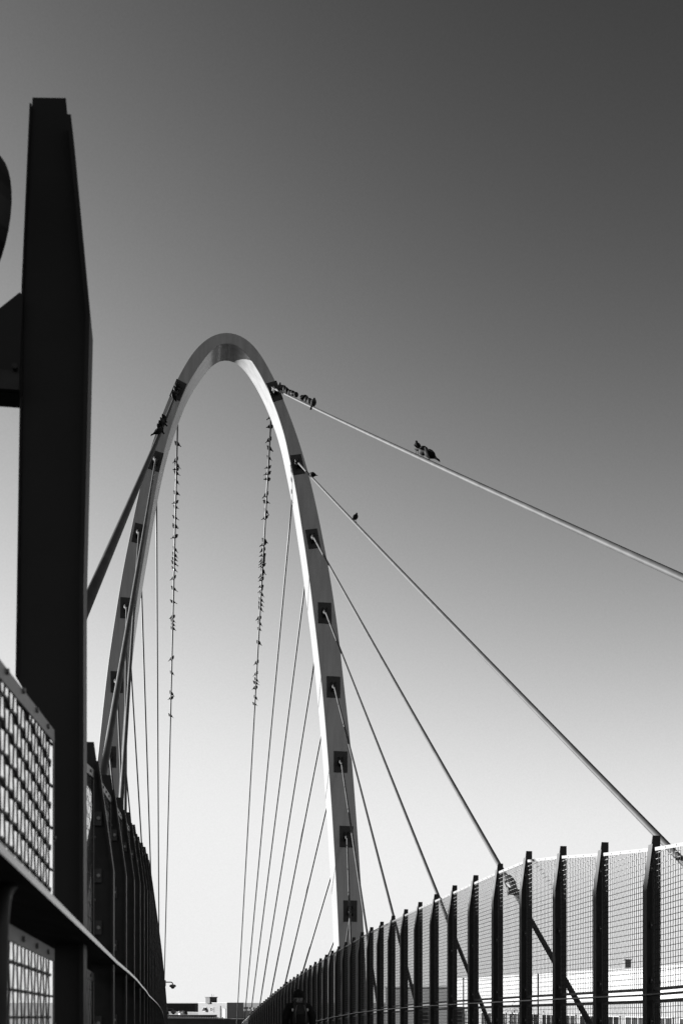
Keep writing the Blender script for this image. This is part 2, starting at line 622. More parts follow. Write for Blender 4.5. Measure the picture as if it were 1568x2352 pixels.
RO = [(518.4, 759.7), (538, 761.5), (556.8, 769.3), (585.6, 793.3), (608, 826.9), (633.6, 874.9), (652.8, 919.7), (672, 967.7), (697.6, 1044.5), (710.4, 1089.3), (729.6, 1170), (744, 1242), (754.9, 1298.4), (777.1, 1444), (791.2, 1568), (808.2, 1727.9), (820.8, 1887.9), (831.5, 2047.8), (837, 2141), (845, 2300), (866, 2780)]
RI = [(518.4, 784.7), (535, 787), (550.4, 794.9), (572.8, 820.5), (595.2, 855.7), (611.2, 886.1), (625.6, 919.7), (640, 958.1), (655.8, 1012), (664.6, 1055), (674, 1099), (682.8, 1150), (690, 1195), (707.8, 1315.7), (725.7, 1458.4), (737.9, 1568), (751.7, 1728), (763.2, 1888), (772.5, 2047.8), (776.7, 2141), (783, 2300), (800, 2780)]
LO = [(518.4, 759.7), (505, 760.8), (492.8, 764.5), (464, 783.7), (441.6, 807.7), (422.4, 839.7), (406.4, 868.5), (390.4, 903.7), (374.4, 942.1), (358.4, 986.9), (345.6, 1025.3), (329.6, 1079.7), (313.6, 1146.9), (304.2, 1191.7), (280.2, 1311.7), (262.5, 1418.4), (248.5, 1511.7), (231.5, 1658.4), (225.8, 1711.7), (206, 1920), (194, 2100), (184, 2300), (162, 2780)]
LI = [(518.4, 784.7), (505, 787), (492.8, 794.9), (473.6, 817.3), (451.2, 849.3), (432, 880), (416, 917), (403.2, 951.7), (387.2, 999.7), (374.4, 1047), (361.6, 1105.3), (347.5, 1182.1), (334.5, 1258.4), (318.9, 1351.7), (305.5, 1445), (294.5, 1538), (286.6, 1618), (279, 1725), (267, 1920), (257, 2100), (248, 2300), (228, 2780)]


def smooth_curve(pts, n):
    p = np.array(pts, float)
    s = np.r_[0, np.cumsum(np.hypot(*np.diff(p, axis=0).T))]
    m = np.zeros_like(p)
    dd = np.diff(p, axis=0) / np.diff(s)[:, None]
    m[1:-1] = (dd[:-1] * np.diff(s)[1:, None] + dd[1:] * np.diff(s)[:-1, None]) / (np.diff(s)[1:] + np.diff(s)[:-1])[:, None]
    m[0] = (np.sign(dd[0][0]), 0); m[-1] = dd[-1]
    q = np.linspace(0, 1, n) * s[-1]
    i = np.clip(np.searchsorted(s, q, side='right') - 1, 0, len(s) - 2)
    h = (s[i + 1] - s[i]); t = ((q - s[i]) / h)[:, None]; h = h[:, None]
    out = (2 * t**3 - 3 * t**2 + 1) * p[i] + (t**3 - 2 * t**2 + t) * h * m[i] + (-2 * t**3 + 3 * t**2) * p[i + 1] + (t**3 - t**2) * h * m[i + 1]
    return out


NS = 170
ro, ri, lo_, li = [smooth_curve(a, NS) for a in (RO, RI, LO, LI)]
outer = np.vstack([lo_[::-1][:-1], ro]); inner = np.vstack([li[::-1][:-1], ri])
for arr in (outer, inner):
    for _ in range(5):   # ease out measuring noise
        arr[1:-1] = .5 * arr[1:-1] + .25 * (arr[:-2] + arr[2:])
ar = MB()
DEP = 1.43
rings = []
for (ou, iu) in zip(outer, inner):
    o3, i3 = arch_pt(*ou), arch_pt(*iu)
    w = (i3 - o3).normalized()
    c = .055
    rings.append([o3 + w * c, i3 - w * .02, i3 + AN * .02, i3 + w * .075 + AN * DEP, o3 + AN * DEP, o3 + AN * .26])
k = 6
for a, b in zip(rings[:-1], rings[1:]):
    n = len(ar.v); ar.v.extend([tuple(p) for p in a + b])
    for i in range(k):
        ar.f.append((n + i, n + (i + 1) % k, n + k + (i + 1) % k, n + k + i)); ar.m.append(0)
for rg, fl_ in ((rings[0], False), (rings[-1], True)):
    n = len(ar.v); ar.v.extend([tuple(p) for p in rg]); ar.f.append(tuple(range(n, n + k))); ar.m.append(0)
arch = ar.build('bridge_arch', M_ARCH, origin=(xc, ZA, 0))
tag(arch, 'tall pale steel arch standing over the footbridge, studded with black cable plates', 'arch')
# smooth along the ribs only
bm = bmesh.new(); bm.from_mesh(arch.data)
bmesh.ops.remove_doubles(bm, verts=bm.verts, dist=.0005)
for f in bm.faces: f.smooth = True
for e_ in bm.edges:
    if len(e_.link_faces) == 2 and e_.calc_face_angle(0) > R_(20): e_.smooth = False
bm.to_mesh(arch.data); bm.free()

RPL = [(630.3, 898.9, 26, 43.5, 21), (682.9, 1067.1, 26.6, 44.7, 12.8), (718.4, 1237.8, 28, 44, 11), (745.6, 1408.5, 31, 48, 1), (765.6, 1578.6, 31.5, 49, 0), (781.9, 1750.6, 31.5, 49, 0), (795.2, 1922.5, 31.5, 49, 0), (804, 2093.6, 31.5, 49, 0)]
LPL = [(409.0, 895.8, 25, 44, -22), (357.9, 1058.9, 26, 45, -14), (319.5, 1226, 26, 45, -11), (290.9, 1397, 28.5, 48, -1), (268.6, 1567.2, 28, 49, 0), (252.5, 1739, 28, 49, 0), (239, 1912, 28, 49, 0), (228, 2085, 28, 49, 0)]
WD = LT
UPV = Vector((0, 0, 1))
plate_c = {}
for side, lst in ((1, RPL), (-1, LPL)):
    for i, (u, v_, w, h, tilt) in enumerate(lst):
        c = arch_pt(u, v_, 0)
        sc_ = c.y / F
        a = R_(tilt)
        ex = WD * math.cos(a) + UPV * math.sin(a)       # tilt follows the leg
        ey = UPV * math.cos(a) - WD * math.sin(a)
        hw, hh = w * sc_ / 2, h * sc_ / 2
        m = MB()
        m.prism([c - AN * .035 + ex * sx * hw + ey * sy * hh for sx, sy in ((-1, -1), (1, -1), (1, 1), (-1, 1))], AN * .045)
        for sx in (-.86, .86):
            for sy in (-.9, -.3, .3, .9):
                b = c - AN * .035 + ex * sx * hw + ey * sy * hh
                m.tube([b, b - AN * .03], .022, 6)
        po = m.build('anchor_plate', M_PLATE, arch)
        lg = []
        for sx in (-.11, .11):
            m = MB()
            poly = [(.0, .30), (-.14, .26), (-.23, .08), (-.25, -.04), (-.19, -.18), (0, -.30)]
            m.prism([c - AN * .035 + AN * y + ey * z_ + ex * (sx - .025) for y, z_ in poly], ex * .05)
            m.build('lug', M_PLATE, po)
        m = MB()
        m.tube([c - AN * .20 + ex * -.17, c - AN * .20 + ex * .17], .05, 10)
        m.build('pin', M_PLATE, po)
        plate_c[(side, i)] = c

# ------------------------------------------------------------------ stay cables
cables = {}
last_cable = [None]


def cable(key, p0, p1, label, group, r=.050, m=M_CABLE, socket=True, damper=None):
    d_ = (p1 - p0).normalized()
    L = (p1 - p0).length
    root = MB()
    n = 14
    pts = [p0 + d_ * (L * k / n) for k in range(n + 1)]
    for k in range(n + 1):       # a very slight sag
        pts[k] = pts[k] + Vector((0, 0, -.0012 * L * 4 * (k / n) * (1 - k / n)))
    root.tube(pts, r, 14)
    o = root.build('stay_cable', m, smooth=True)
    tag(o, label, 'cable', group)
    if socket:
        s = MB()
        a = p0 - d_ * .04
        s.tube([a + d_ * t for t in (0, .06, .09, .22, .38, .42)], [.05, .14, .16, .15, .09, .065], 10)
        s.build('socket', M_SOCKET, o)
    if damper:
        s = MB()
        a = p0 + d_ * damper
        s.tube([a + d_ * t for t in (-.33, -.28, -.16, .05, .30, .38)], [.055, .070, .105, .115, .075, .05], 14)
        s.build('damper', M_PLATE, o, smooth=True)
        s = MB()
        b = a + d_ * .42
        s.prism([b - LT * .17 + UPV * z_ - AX * .05 for z_ in (-.055, .055)] + [b + LT * .10 + UPV * z_ - AX * .05 for z_ in (.055, -.055)], AX * .1)
        s.build('bracket', M_PLATE, o)
    cables[key] = (p0, p1)
    last_cable[0] = o
    return o


def deckpt(c, Z):
    return Vector((c - K * Z, Z, EYE + deck_h(Z) - .1))


for side, cc_, zs_, sn in ((1, 7.0, (2.9, 8.8, 15.2, 20.7, 27.0, 32.8, 38.4, 44.6), 'right'), (-1, -.9, (1.7, 6.3, 12.6, 18.6, 24.6, 30.6, 36.6, 42.6), 'left')):
    for i in range(8):
        p0 = plate_c[(side, i)] - AN * .24
        p1 = deckpt(cc_, zs_[i])
        if side < 0 and i == 0: p1 = P(140, 1525, 7.0)
        dm = None
        if side > 0 and i == 2:
            lo_t, hi_t = 0.0, 1.0
            for _ in range(40):
                t_ = (lo_t + hi_t) / 2
                lo_t, hi_t = (t_, hi_t) if proj(p0.lerp(p1, t_))[1] < 2029 else (lo_t, t_)
            dm = (p1 - p0).length * t_
        if side > 0 and i == 1: dm = None
        cable(('f', side, i), p0, p1, 'grey stay cable from the %s plate down the %s arch leg, near fan' % (ORD[i], sn), 'stay cables of the near fan', damper=dm)
        if side < 0 and i == 0:      # its lower end is pinned to a strut rising from the deck edge
            st = MB(); b = BP(-1, 7.0, .43, 0, deck_h(7.0) - .3)
            st.box((p1.x, p1.y, (p1.z + .12 + b.z) / 2), (.09, .12, p1.z + .12 - b.z), TH)
            st.build('anchor_strut', M_PLATE, last_cable[0])
zb_r = (113.5, 103.8, 98.0, 90.3, 82.5, 74.4, 67.3, 61.5)
cb_r = (7.0,) * 8
zb_l = (112, 103, 95, 88, 80, 73, 67, 61.5)
cb_l = (-1.13, -1.28, -1.42, -1.50, -1.52, -1.5, -1.5, -1.5)
for side, zz_, ccs, sn in ((1, zb_r, cb_r, 'right'), (-1, zb_l, cb_l, 'left')):
    for i in range(8):
        p0 = plate_c[(side, i)] + AN * (DEP + .3)
        p1 = deckpt(ccs[i], zz_[i])
        cable(('b', side, i), p0, p1, 'thin dark stay cable behind the arch, %s down the %s leg, far fan' % (ORD[i], sn), 'stay cables of the far fan', m=M_BACKCABLE)


# ------------------------------------------------------------------ pigeons
def pigeon_mesh(name, pose, m):
    """feet at the origin, beak towards +X; pose 'perch' leans 35 deg, 'up' sits upright, 'hunch' is fluffed"""
    bm = MB()
    if pose == 'up':
        sp = [(-.20, .015, .006, .020), (-.15, .045, .012, .030), (-.10, .075, .026, .036), (-.055, .11, .050, .050), (-.01, .155, .066, .062), (.03, .20, .060, .058), (.052, .24, .044, .042), (.060, .272, .031, .030), (.066, .295, .030, .028), (.078, .312, .027, .026), (.094, .312, .018, .017)]
    elif pose == 'hunch':
        sp = [(-.20, .040, .006, .024), (-.15, .060, .014, .034), (-.10, .082, .034, .046), (-.05, .10, .060, .064), (0, .118, .076, .076), (.045, .138, .072, .070), (.075, .160, .052, .052), (.088, .182, .036, .036), (.098, .196, .028, .028), (.112, .194, .016, .016)]
    else:
        sp = [(-.205, -.015, .005, .026), (-.155, .02, .010, .030), (-.105, .055, .028, .038), (-.055, .085, .050, .052), (-.005, .115, .063, .060), (.040, .145, .060, .057), (.066, .178, .044, .042), (.076, .205, .030, .030), (.084, .226, .029, .027), (.098, .236, .025, .024), (.112, .231, .014, .014)]
    sp = [(x * (.86 if x < -.1 else 1), z, rv * (1.2 if 2 < i < 7 else 1.08), rh * (1.2 if 2 < i < 7 else 1.08)) for i, (x, z, rv, rh) in enumerate(sp)]
    n = 12
    vs = []; fs = []
    for i, (x, z, rv, rh) in enumerate(sp):
        x0, z0 = sp[max(i - 1, 0)][:2]; x1, z1 = sp[min(i + 1, len(sp) - 1)][:2]
        t = Vector((x1 - x0, 0, z1 - z0)).normalized()
        nrm = Vector((-t.z, 0, t.x))
        for k_ in range(n):
            a = 2 * math.pi * k_ / n
            q = Vector((x, 0, z)) + nrm * math.cos(a) * rv + Vector((0, 1, 0)) * math.sin(a) * rh
            vs.append(q)
    for i in range(len(sp) - 1):
        for k_ in range(n):
            fs.append((i * n + k_, i * n + (k_ + 1) % n, (i + 1) * n + (k_ + 1) % n, (i + 1) * n + k_))
    fs.append(tuple(range(n))[::-1]); fs.append(tuple((len(sp) - 1) * n + k_ for k_ in range(n)))
    bm.add(vs, fs)
    # beak
    hx, hz = sp[-1][0], sp[-1][1]
    bm.tube([(hx - .004, 0, hz - .002), (hx + .026, 0, hz - .014)], [.008, .001], 6)
    # folded wings: two flat pointed shells reaching back past the rump
    bx = sp[4][0]; bz = sp[4][1]
    for sy in (-1, 1):
        a = Vector((sp[5][0] - .01, sy * sp[5][3] * .92, sp[5][1] + .012)); b = Vector((bx - .03, sy * (sp[4][3] * 1.06), bz - .01))
        tip = Vector((sp[1][0] + .012, sy * .020, sp[1][1] + .026)); top = Vector((sp[3][0], sy * sp[3][3] * .55, sp[3][1] + sp[3][2] * .98))
        low = Vector((sp[2][0] + .005, sy * sp[2][3] * 1.08, sp[2][1] - .004))
        bm.prism([a, b, low, tip, top], (0, sy * .009, .002))
    # tail feathers fan
    t0 = sp[2]; t1 = sp[0]
    dx, dz = t1[0] - t0[0], t1[1] - t0[1]
    e0 = Vector((t1[0] + dx * .2, 0, t1[1] + dz * .2)); s0 = Vector((t0[0], 0, t0[1]))
    bm.prism([s0 + Vector((0, -.018, 0)), e0 + Vector((0, -.036, 0)), e0 + Vector((-.006, 0, -.002)), e0 + Vector((0, .036, 0)), s0 + Vector((0, .018, 0))], (.001, 0, .008))
    # legs and toes
    for sy in (-.022, .022):
        bm.tube([(0, sy, sp[4][1] - .045), (.004, sy, .006)], .0045, 6)
        for a in (-.5, 0, .5, math.pi):
            bm.tube([(.004, sy, .004), (.004 + .026 * math.cos(a), sy + .02 * math.sin(a), -.002)], [.004, .002], 5)
    o = bm.build(name, m, origin=(0, 0, 0), smooth=False)
    for pl in o.data.polygons: pl.use_smooth = len(pl.vertices) == 4
    return o


protos = {}


def pigeon(loc, yaw, pose, mi, label, group, roll=0.0, scale=1.0):
    key = (pose, mi)
    if key not in protos:
        o = pigeon_mesh('pigeon', pose, M_PIG[mi]); protos[key] = o
    else:
        o = protos[key].copy(); C.objects.link(o)
    o.location = loc
    o.rotation_euler = (random.uniform(-.15, .15), random.uniform(-.22, .25), yaw)
    o.scale = (scale,) * 3
    tag(o, label, 'pigeon', group)


def on_cable(key, v=None, u=None, r=.047):
    p0, p1 = cables[key]
    a, b = 0.0, 1.0
    L = (p1 - p0).length
    for _ in range(50):
        t = (a + b) / 2
        q = p0.lerp(p1, t)
        val = proj(q)
        if (v is not None and val[1] < v) or (u is not None and (val[0] - u) * (1 if key[1] > 0 else -1) < 0): a = t
        else: b = t
    q = p0.lerp(p1, t) + Vector((0, 0, -.0012 * L * 4 * t * (1 - t)))
    d_ = (p1 - p0).normalized()
    up = (Vector((0, 0, 1)) - d_ * d_.z).normalized()
    return q + up * (r - .004)


z5 = lambda y: y * .32 + 721.3
z7 = lambda y: y * .26667 + 1191.7
left_rear = [(z5(y), s) for y, s in ((940, 1), (1050, -1), (1092, 1), (1118, -1), (1148, 1), (1210, 1), (1290, 1), (1355, -1), (1390, 1), (1465, 1), (1530, 1), (1600, -1))] + \
            [(z7(y), s) for y, s in ((65, 1), (160, -1), (265, 1), (318, 1), (350, 1), (385, 1), (435, 1), (507, -1), (605, 1), (715, 1), (845, -1), (880, 1), (912, 1), (945, 1), (1205, -1), (1328, 1), (1505, 1), (1545, -1), (1695, 1))]
right_rear = [(z5(y), s) for y, s in ((745, -1), (815, -1), (910, -1), (970, 1), (1040, 1), (1105, -1), (1150, -1), (1190, -1), (1300, -1), (1355, 1), (1420, 1), (1465, -1), (1630, 1), (1652, -1))] + \
             [(z7(y), s) for y, s in ((190, 1), (222, -1), (268, -1), (315, -1), (350, -1), (378, -1), (405, -1), (450, 1), (485, -1), (525, -1), (585, -1), (612, -9), (650, 1), (700, 1), (740, 1), (775, 1), (855, -1), (903, 1), (950, 1), (1068, 1), (1238, -1), (1333, -1), (1385, 1), (1415, 1), (1455, -1), (1540, 1), (1595, 1))]
for key, lst, sn in ((('b', -1, 0), left_rear, 'left'), (('b', 1, 0), right_rear, 'right')):
    for i, (vv, s) in enumerate(lst):
        mi = random.choice((0, 0, 1, 1, 2))
        if s == -9: mi, s = 3, -1
        q = on_cable(key, v=vv + 4)
        yaw = (math.pi if s > 0 else 0) + random.uniform(-.55, .55)
        pose = random.choice(('perch', 'perch', 'perch', 'hunch'))
        what = {0: 'slate grey pigeon', 1: 'near-black pigeon', 2: 'mottled pigeon', 3: 'white pigeon'}[mi]
        pigeon(q, yaw, pose, mi, '%s, %s from the top on the %s rear cable, tail pointing %s' % (what, ORD[i], sn, 'right' if s > 0 else 'left'),
               'pigeons on the rear cables', scale=random.uniform(1.25, 1.45))
# near fan, right: a crowded bunch by the top plate, then three further out
nf = [642, 648, 654, 660, 667, 673, 679, 693, 699, 705, 712, 720]
for i, uu in enumerate(nf):
    mi = random.choice((0, 1, 1, 2))
    yaw = random.choice((1.2, -1.9, -1.3, 1.8)) + random.uniform(-.4, .4)
    what = {0: 'slate grey pigeon', 1: 'near-black pigeon', 2: 'mottled pigeon'}[mi]
    pigeon(on_cable(('f', 1, 0), u=uu), yaw, random.choice(('hunch', 'hunch', 'perch')), mi, '%s, %s from the plate in the upper right cable bunch' % (what, ORD[i]), 'pigeons on the near cables', scale=random.uniform(1.4, 1.65))
for uu, yaw, pose, mi, sc_, lb in ((957, 1.9, 'up', 1, 1.25, 'dark pigeon sitting tallest of three halfway along upper right cable'),
                                   (969, 2.0, 'hunch', 1, 1.3, 'hunched dark pigeon between two others halfway along upper right cable'),
                                   (985, 2.9, 'perch', 1, 1.4, 'dark pigeon leaning outward, lowest of three halfway along upper right cable')):
    pigeon(on_cable(('f', 1, 0), u=uu), yaw, pose, mi, lb, 'pigeons on the near cables', scale=sc_)
pigeon(on_cable(('f', 1, 1), u=719), 2.8, 'hunch', 1, 'dark pigeon alone just below the second plate on the right, tail outward', 'pigeons on the near cables', scale=1.35)
pigeon(on_cable(('f', 1, 1), u=816), .9, 'up', 1, 'black pigeon sitting alone midway down the second right cable', 'pigeons on the near cables', scale=1.3)
# near fan, left
for i, (vv, yaw, pose, sc_) in enumerate(((884, 2.2, 'hunch', 1.2), (893, -2.6, 'hunch', 1.2), (901, 2.7, 'hunch', 1.15), (908, .5, 'perch', 1.1), (916, -2.0, 'hunch', 1.15),
                                          (966, -1.9, 'hunch', .85), (974, -2.3, 'hunch', .85), (982, -1.7, 'hunch', .85), (990, -2.2, 'hunch', .85), (998, .2, 'perch', .95))):
    mi = (1, 0, 1, 2, 1, 0, 2, 1, 1, 0)[i]
    what = {0: 'slate grey pigeon', 1: 'near-black pigeon', 2: 'mottled pigeon'}[mi]
    pigeon(on_cable(('f', -1, 0), v=vv), yaw, pose, mi, '%s, %s from the top on the upper left front cable' % (what, ORD[i]), 'pigeons on the near cables', scale=sc_)

# ------------------------------------------------------------------ dome cameras on the left fence
def dome_camera(Z, h, label, s=1.0):
    b = BP(-1, Z, -.02, 0, h)
    root = empty('dome_camera', b)
    tag(root, label, 'security camera', 'dome cameras on the left fence')
    x = LT * s
    m = MB(); m.box(tuple(b + x * .03), (.06 * s, .18 * s, .34 * s), TH); m.build('mount', M_CCTV, root)
    m = MB()
    pts = [b + x * .05 + UPV * .06 * s, b + x * .34 + UPV * .06 * s] + [b + x * (.34 + .11 * math.sin(R_(a))) + UPV * s * (.06 - .11 * (1 - math.cos(R_(a)))) for a in (30, 60, 90)] + [b + x * .45 + UPV * -.10 * s]
    m.tube(pts, .032 * s, 10); m.build('arm', M_CCTV, root, smooth=True)
    c = b + x * .45
    m = MB(); m.tube([c + UPV * s * t for t in (-.07, -.09, -.13, -.20, -.24)], [.08 * s, .15 * s, .19 * s, .19 * s, .13 * s], 18); m.build('housing', M_CCTV, root)
    m = MB(); m.tube([c + UPV * s * t for t in (-.235, -.28, -.31, -.325)], [.105 * s, .10 * s, .07 * s, .02 * s], 16); m.build('dome', M_GLASS, root, smooth=True)


dome_camera(45.2, .80, 'dark dome camera on a short curved arm projecting from the left fence above the roofs', .78)
dome_camera(62.4, -.55, 'small second dome camera lower on the left fence, in front of the ribbed building', .9)

# ------------------------------------------------------------------ the walker
def skin(name, nodes, edges, m, parent, sub=2, root_i=0):
    """nodes: (x, y, z, rx, ry) around the parent's origin"""
    me = bpy.data.meshes.new(name)
    base = wloc(parent)
    me.from_pydata([n[:3] for n in nodes], edges, [])
    o = bpy.data.objects.new(name, me)
    C.objects.link(o)
    sm = o.modifiers.new('s', 'SKIN')
    for i, n in enumerate(nodes):
        o.data.skin_vertices[0].data[i].radius = (n[3], n[4])
    o.data.skin_vertices[0].data[root_i].use_root = True
    sm.use_smooth_shade = True
    ss = o.modifiers.new('u', 'SUBSURF'); ss.levels = sub; ss.render_levels = sub
    dg = bpy.context.evaluated_depsgraph_get()
    me2 = bpy.data.meshes.new_from_object(o.evaluated_get(dg))
    bpy.data.objects.remove(o)
    o = bpy.data.objects.new(name, me2)
    me2.materials.clear(); me2.materials.append(m)
    for p_ in me2.polygons: p_.use_smooth = True
    C.objects.link(o)
    o.parent = parent
    return o


ZW = 20.0
pw = Vector(((686.0 - 784) / F * ZW, ZW, EYE + deck_h(ZW)))
per = empty('person', pw)
tag(per, 'person walking away in black beanie and bulky black jacket, seen from behind', 'person')
per.rotation_euler = (0, 0, TH)
# +y = walking direction, x right
fwd = 1
nodes = [(0, 0, .93, .15, .11), (0, .0, 1.12, .14, .10), (0, .01, 1.30, .16, .11), (0, .02, 1.42, .11, .08), (0, .03, 1.50, .055, .055), (0, .05, 1.57, .075, .085), (0, .055, 1.645, .085, .10), (0, .04, 1.69, .055, .06),
         (-.10, 0, .86, .085, .09), (-.11, .12, .48, .058, .06), (-.11, .02, .09, .042, .045), (-.11, .16, .035, .04, .03),
         (.10, 0, .86, .085, .09), (.11, .04, .48, .058, .06), (.11, -.22, .14, .042, .045), (.11, -.10, .045, .04, .03),
         (-.19, .01, 1.40, .06, .06), (-.26, -.02, 1.13, .045, .045), (-.25, .10, .90, .032, .032), (-.245, .14, .83, .036, .018),
         (.19, .01, 1.40, .06, .06), (.26, -.05, 1.13, .045, .045), (.26, .04, .88, .032, .032), (.255, .08, .81, .036, .018)]
edges = [(0, 1), (1, 2), (2, 3), (3, 4), (4, 5), (5, 6), (6, 7), (0, 8), (8, 9), (9, 10), (10, 11), (0, 12), (12, 13), (13, 14), (14, 15), (2, 16), (16, 17), (17, 18), (18, 19), (2, 20), (20, 21), (21, 22), (22, 23)]
for hx, hy, hz, sg in ((-.245, .14, .83, 1), (.255, .08, .81, -1)):      # fingers and thumb
    bi = 19 if sg > 0 else 23
    for q, (dx, ln) in enumerate(((-.024, .075), (-.008, .085), (.008, .08), (.024, .062))):
        a = len(nodes)
        nodes += [(hx + .004 * sg, hy + dx, hz - .045, .0095, .0095), (hx + .006 * sg, hy + dx * 1.15 + .006, hz - .045 - ln * .55, .0085, .0085), (hx + .020 * sg, hy + dx * 1.15 + .010, hz - .045 - ln, .007, .007)]
        edges += [(bi, a), (a, a + 1), (a + 1, a + 2)]
    a = len(nodes)
    nodes += [(hx + .012 * sg, hy + .034, hz - .008, .011, .011), (hx + .022 * sg, hy + .052, hz - .045, .009, .009)]
    edges += [(bi, a), (a, a + 1)]
body = skin('body', nodes, edges, M_SKIN, per, 2)
jn = [(0, 0, .84, .20, .16), (0, 0, 1.0, .20, .165), (0, .0, 1.16, .20, .155), (0, .01, 1.31, .205, .15), (0, .02, 1.41, .14, .11), (0, .03, 1.475, .085, .085),
      (-.205, .01, 1.365, .095, .095), (-.275, -.03, 1.15, .082, .085), (-.265, .08, .93, .062, .062), (-.25, .12, .875, .05, .05),
      (.205, .01, 1.365, .095, .095), (.275, -.06, 1.15, .082, .085), (.27, .02, .92, .062, .062), (.258, .06, .86, .05, .05)]
je = [(0, 1), (1, 2), (2, 3), (3, 4), (4, 5), (3, 6), (6, 7), (7, 8), (8, 9), (3, 10), (10, 11), (11, 12), (12, 13)]
skin('jacket', jn, je, M_CLOTH, per, 2)
tn = [(0, 0, .90, .165, .13), (-.10, 0, .82, .105, .11), (-.11, .12, .48, .078, .082), (-.11, .02, .12, .062, .066), (.10, 0, .82, .105, .11), (.11, .04, .48, .078, .082), (.11, -.21, .17, .062, .066)]
skin('trousers', tn, [(0, 1), (1, 2), (2, 3), (0, 4), (4, 5), (5, 6)], M_CLOTH, per, 2)


def local(mb, name, m, parent, smooth=True):
    o = mb.build(name, m, None, smooth=smooth, origin=(0, 0, 0))
    o.parent = parent
    o.location = (0, 0, 0)
    return o


m = MB()
m.tube([(0, .045, z_) for z_ in (1.545, 1.55, 1.575, 1.60, 1.64, 1.675, 1.70, 1.716)], [.098, .106, .108, .109, .104, .088, .060, .022], 20)
local(m, 'beanie', M_CLOTH, per)
m = MB()
m.tube([(0, .03, z_) for z_ in (1.455, 1.475, 1.50, 1.53, 1.552)], [.098, .094, .090, .088, .082], 18, caps=False)
local(m, 'neck_gaiter', M_GAITER, per)
for sx, yy, zz__, pit in ((-.11, .09, .03, 0), (.11, -.17, .07, .5)):
    m = MB()
    m.tube([(sx, yy - .13, zz__ + .03), (sx, yy - .09, zz__ + .03), (sx, yy + .04, zz__ + .028), (sx, yy + .12, zz__ + .015), (sx, yy + .155, zz__ + .008)], [.03, .05, .05, .04, .02], 12)
    local(m, 'shoe', M_CLOTH, per)
# backpack: carried, so a thing of its own
bp = empty('backpack', pw)
bp.rotation_euler = (0, 0, TH)
tag(bp, 'slim dark backpack with pale strap tabs on the walker\'s back', 'backpack')


def pack_box(secs, name, m, bevel=.025):
    """secs: (z, half width, y front, y back)"""
    mb = MB()
    r = []
    for z_, w, y0, y1 in secs:
        b = min(bevel, w * .6, abs(y1 - y0) * .45)
        r.append([(-w + b, y0, z_), (w - b, y0, z_), (w, y0 + b, z_), (w, y1 - b, z_), (w - b, y1, z_), (-w + b, y1, z_), (-w, y1 - b, z_), (-w, y0 + b, z_)])
    for a, b in zip(r[:-1], r[1:]):
        n = len(mb.v); mb.v.extend(a + b)
        for i in range(8): mb.f.append((n + i, n + (i + 1) % 8, n + 8 + (i + 1) % 8, n + 8 + i)); mb.m.append(0)
    n = len(mb.v); mb.v.extend(r[0] + r[-1]); mb.f += [tuple(range(n, n + 8))[::-1], tuple(range(n + 8, n + 16))]; mb.m += [0, 0]
    return local(mb, name, m, bp, smooth=False)


pack_box([(.96, .10, -.24, -.15), (.98, .125, -.27, -.15), (1.10, .14, -.29, -.15), (1.28, .135, -.28, -.14), (1.38, .12, -.25, -.12), (1.43, .135, -.20, -.11), (1.45, .10, -.18, -.11)], 'pack_body', M_PACK)
pack_box([(1.0, .07, -.315, -.26), (1.02, .088, -.33, -.26), (1.18, .085, -.325, -.26), (1.22, .07, -.31, -.26)], 'pocket', M_CLOTH, .02)
for sx in (-1, 1):
    m = MB()
    m.prism([(sx * .075 - .02, -.15, 1.435), (sx * .075 + .02, -.15, 1.435), (sx * .10 + .02, -.02, 1.485), (sx * .10 - .02, -.02, 1.485)], (0, .01, .014))
    m.prism([(sx * .10 - .02, -.02, 1.485), (sx * .10 + .02, -.02, 1.485), (sx * .115 + .02, .13, 1.40), (sx * .115 - .02, .13, 1.40)], (0, .012, .012))
    local(m, 'strap', M_PACK, bp, False)
    m = MB()
    m.tube([(sx * .145, -.205, 1.275), (sx * .145, -.205, 1.29), (sx * .147, -.205, 1.315), (sx * .146, -.205, 1.33)], [.012, .02, .02, .01], 10)
    local(m, 'reflector', M_STRAPW, bp)
    m = MB()
    m.tube([(sx * .07, -.285, 1.40), (sx * .105, -.30, 1.26), (sx * .095, -.30, 1.05)], .008, 6)
    local(m, 'webbing', M_BAND, bp)


# ------------------------------------------------------------------ far buildings beyond the bridge end
def ring_walls(mb, poly, z0, z1, mi=0):
    n = len(poly)
    vs = [(x, y, z0) for x, y in poly] + [(x, y, z1) for x, y in poly]
    fs = [(i, (i + 1) % n, n + (i + 1) % n, n + i) for i in range(n)] + [tuple(range(n, 2 * n)), tuple(range(n))[::-1]]
    mb.add(vs, fs, mi)


def wall_frame(a, b):
    """unit vectors along the wall a->b and out of it (towards the viewer)"""
    e = Vector((b[0] - a[0], b[1] - a[1], 0)); L = e.length; e.normalize()
    nrm = Vector((e.y, -e.x, 0))
    if nrm.dot(Vector((a[0], a[1], 0))) > 0: nrm = -nrm
    return e, nrm, L


def wall_box(mb, a, b, s0, s1, z0, z1, d0, d1, mi=0):
    e, nrm, L = wall_frame(a, b)
    A_ = Vector((a[0], a[1], 0))
    p = []
    for z_ in (z0, z1):
        for s_, d__ in ((s0, d0), (s1, d0), (s1, d1), (s0, d1)):
            q = A_ + e * s_ + nrm * d__
            p.append((q.x, q.y, z_))
    mb.hexa(p, mi)


def xy(u, Z): return ((u - 784) / F * Z, Z)
def zv(v_, Z): return EYE + (HV - v_) / F * Z


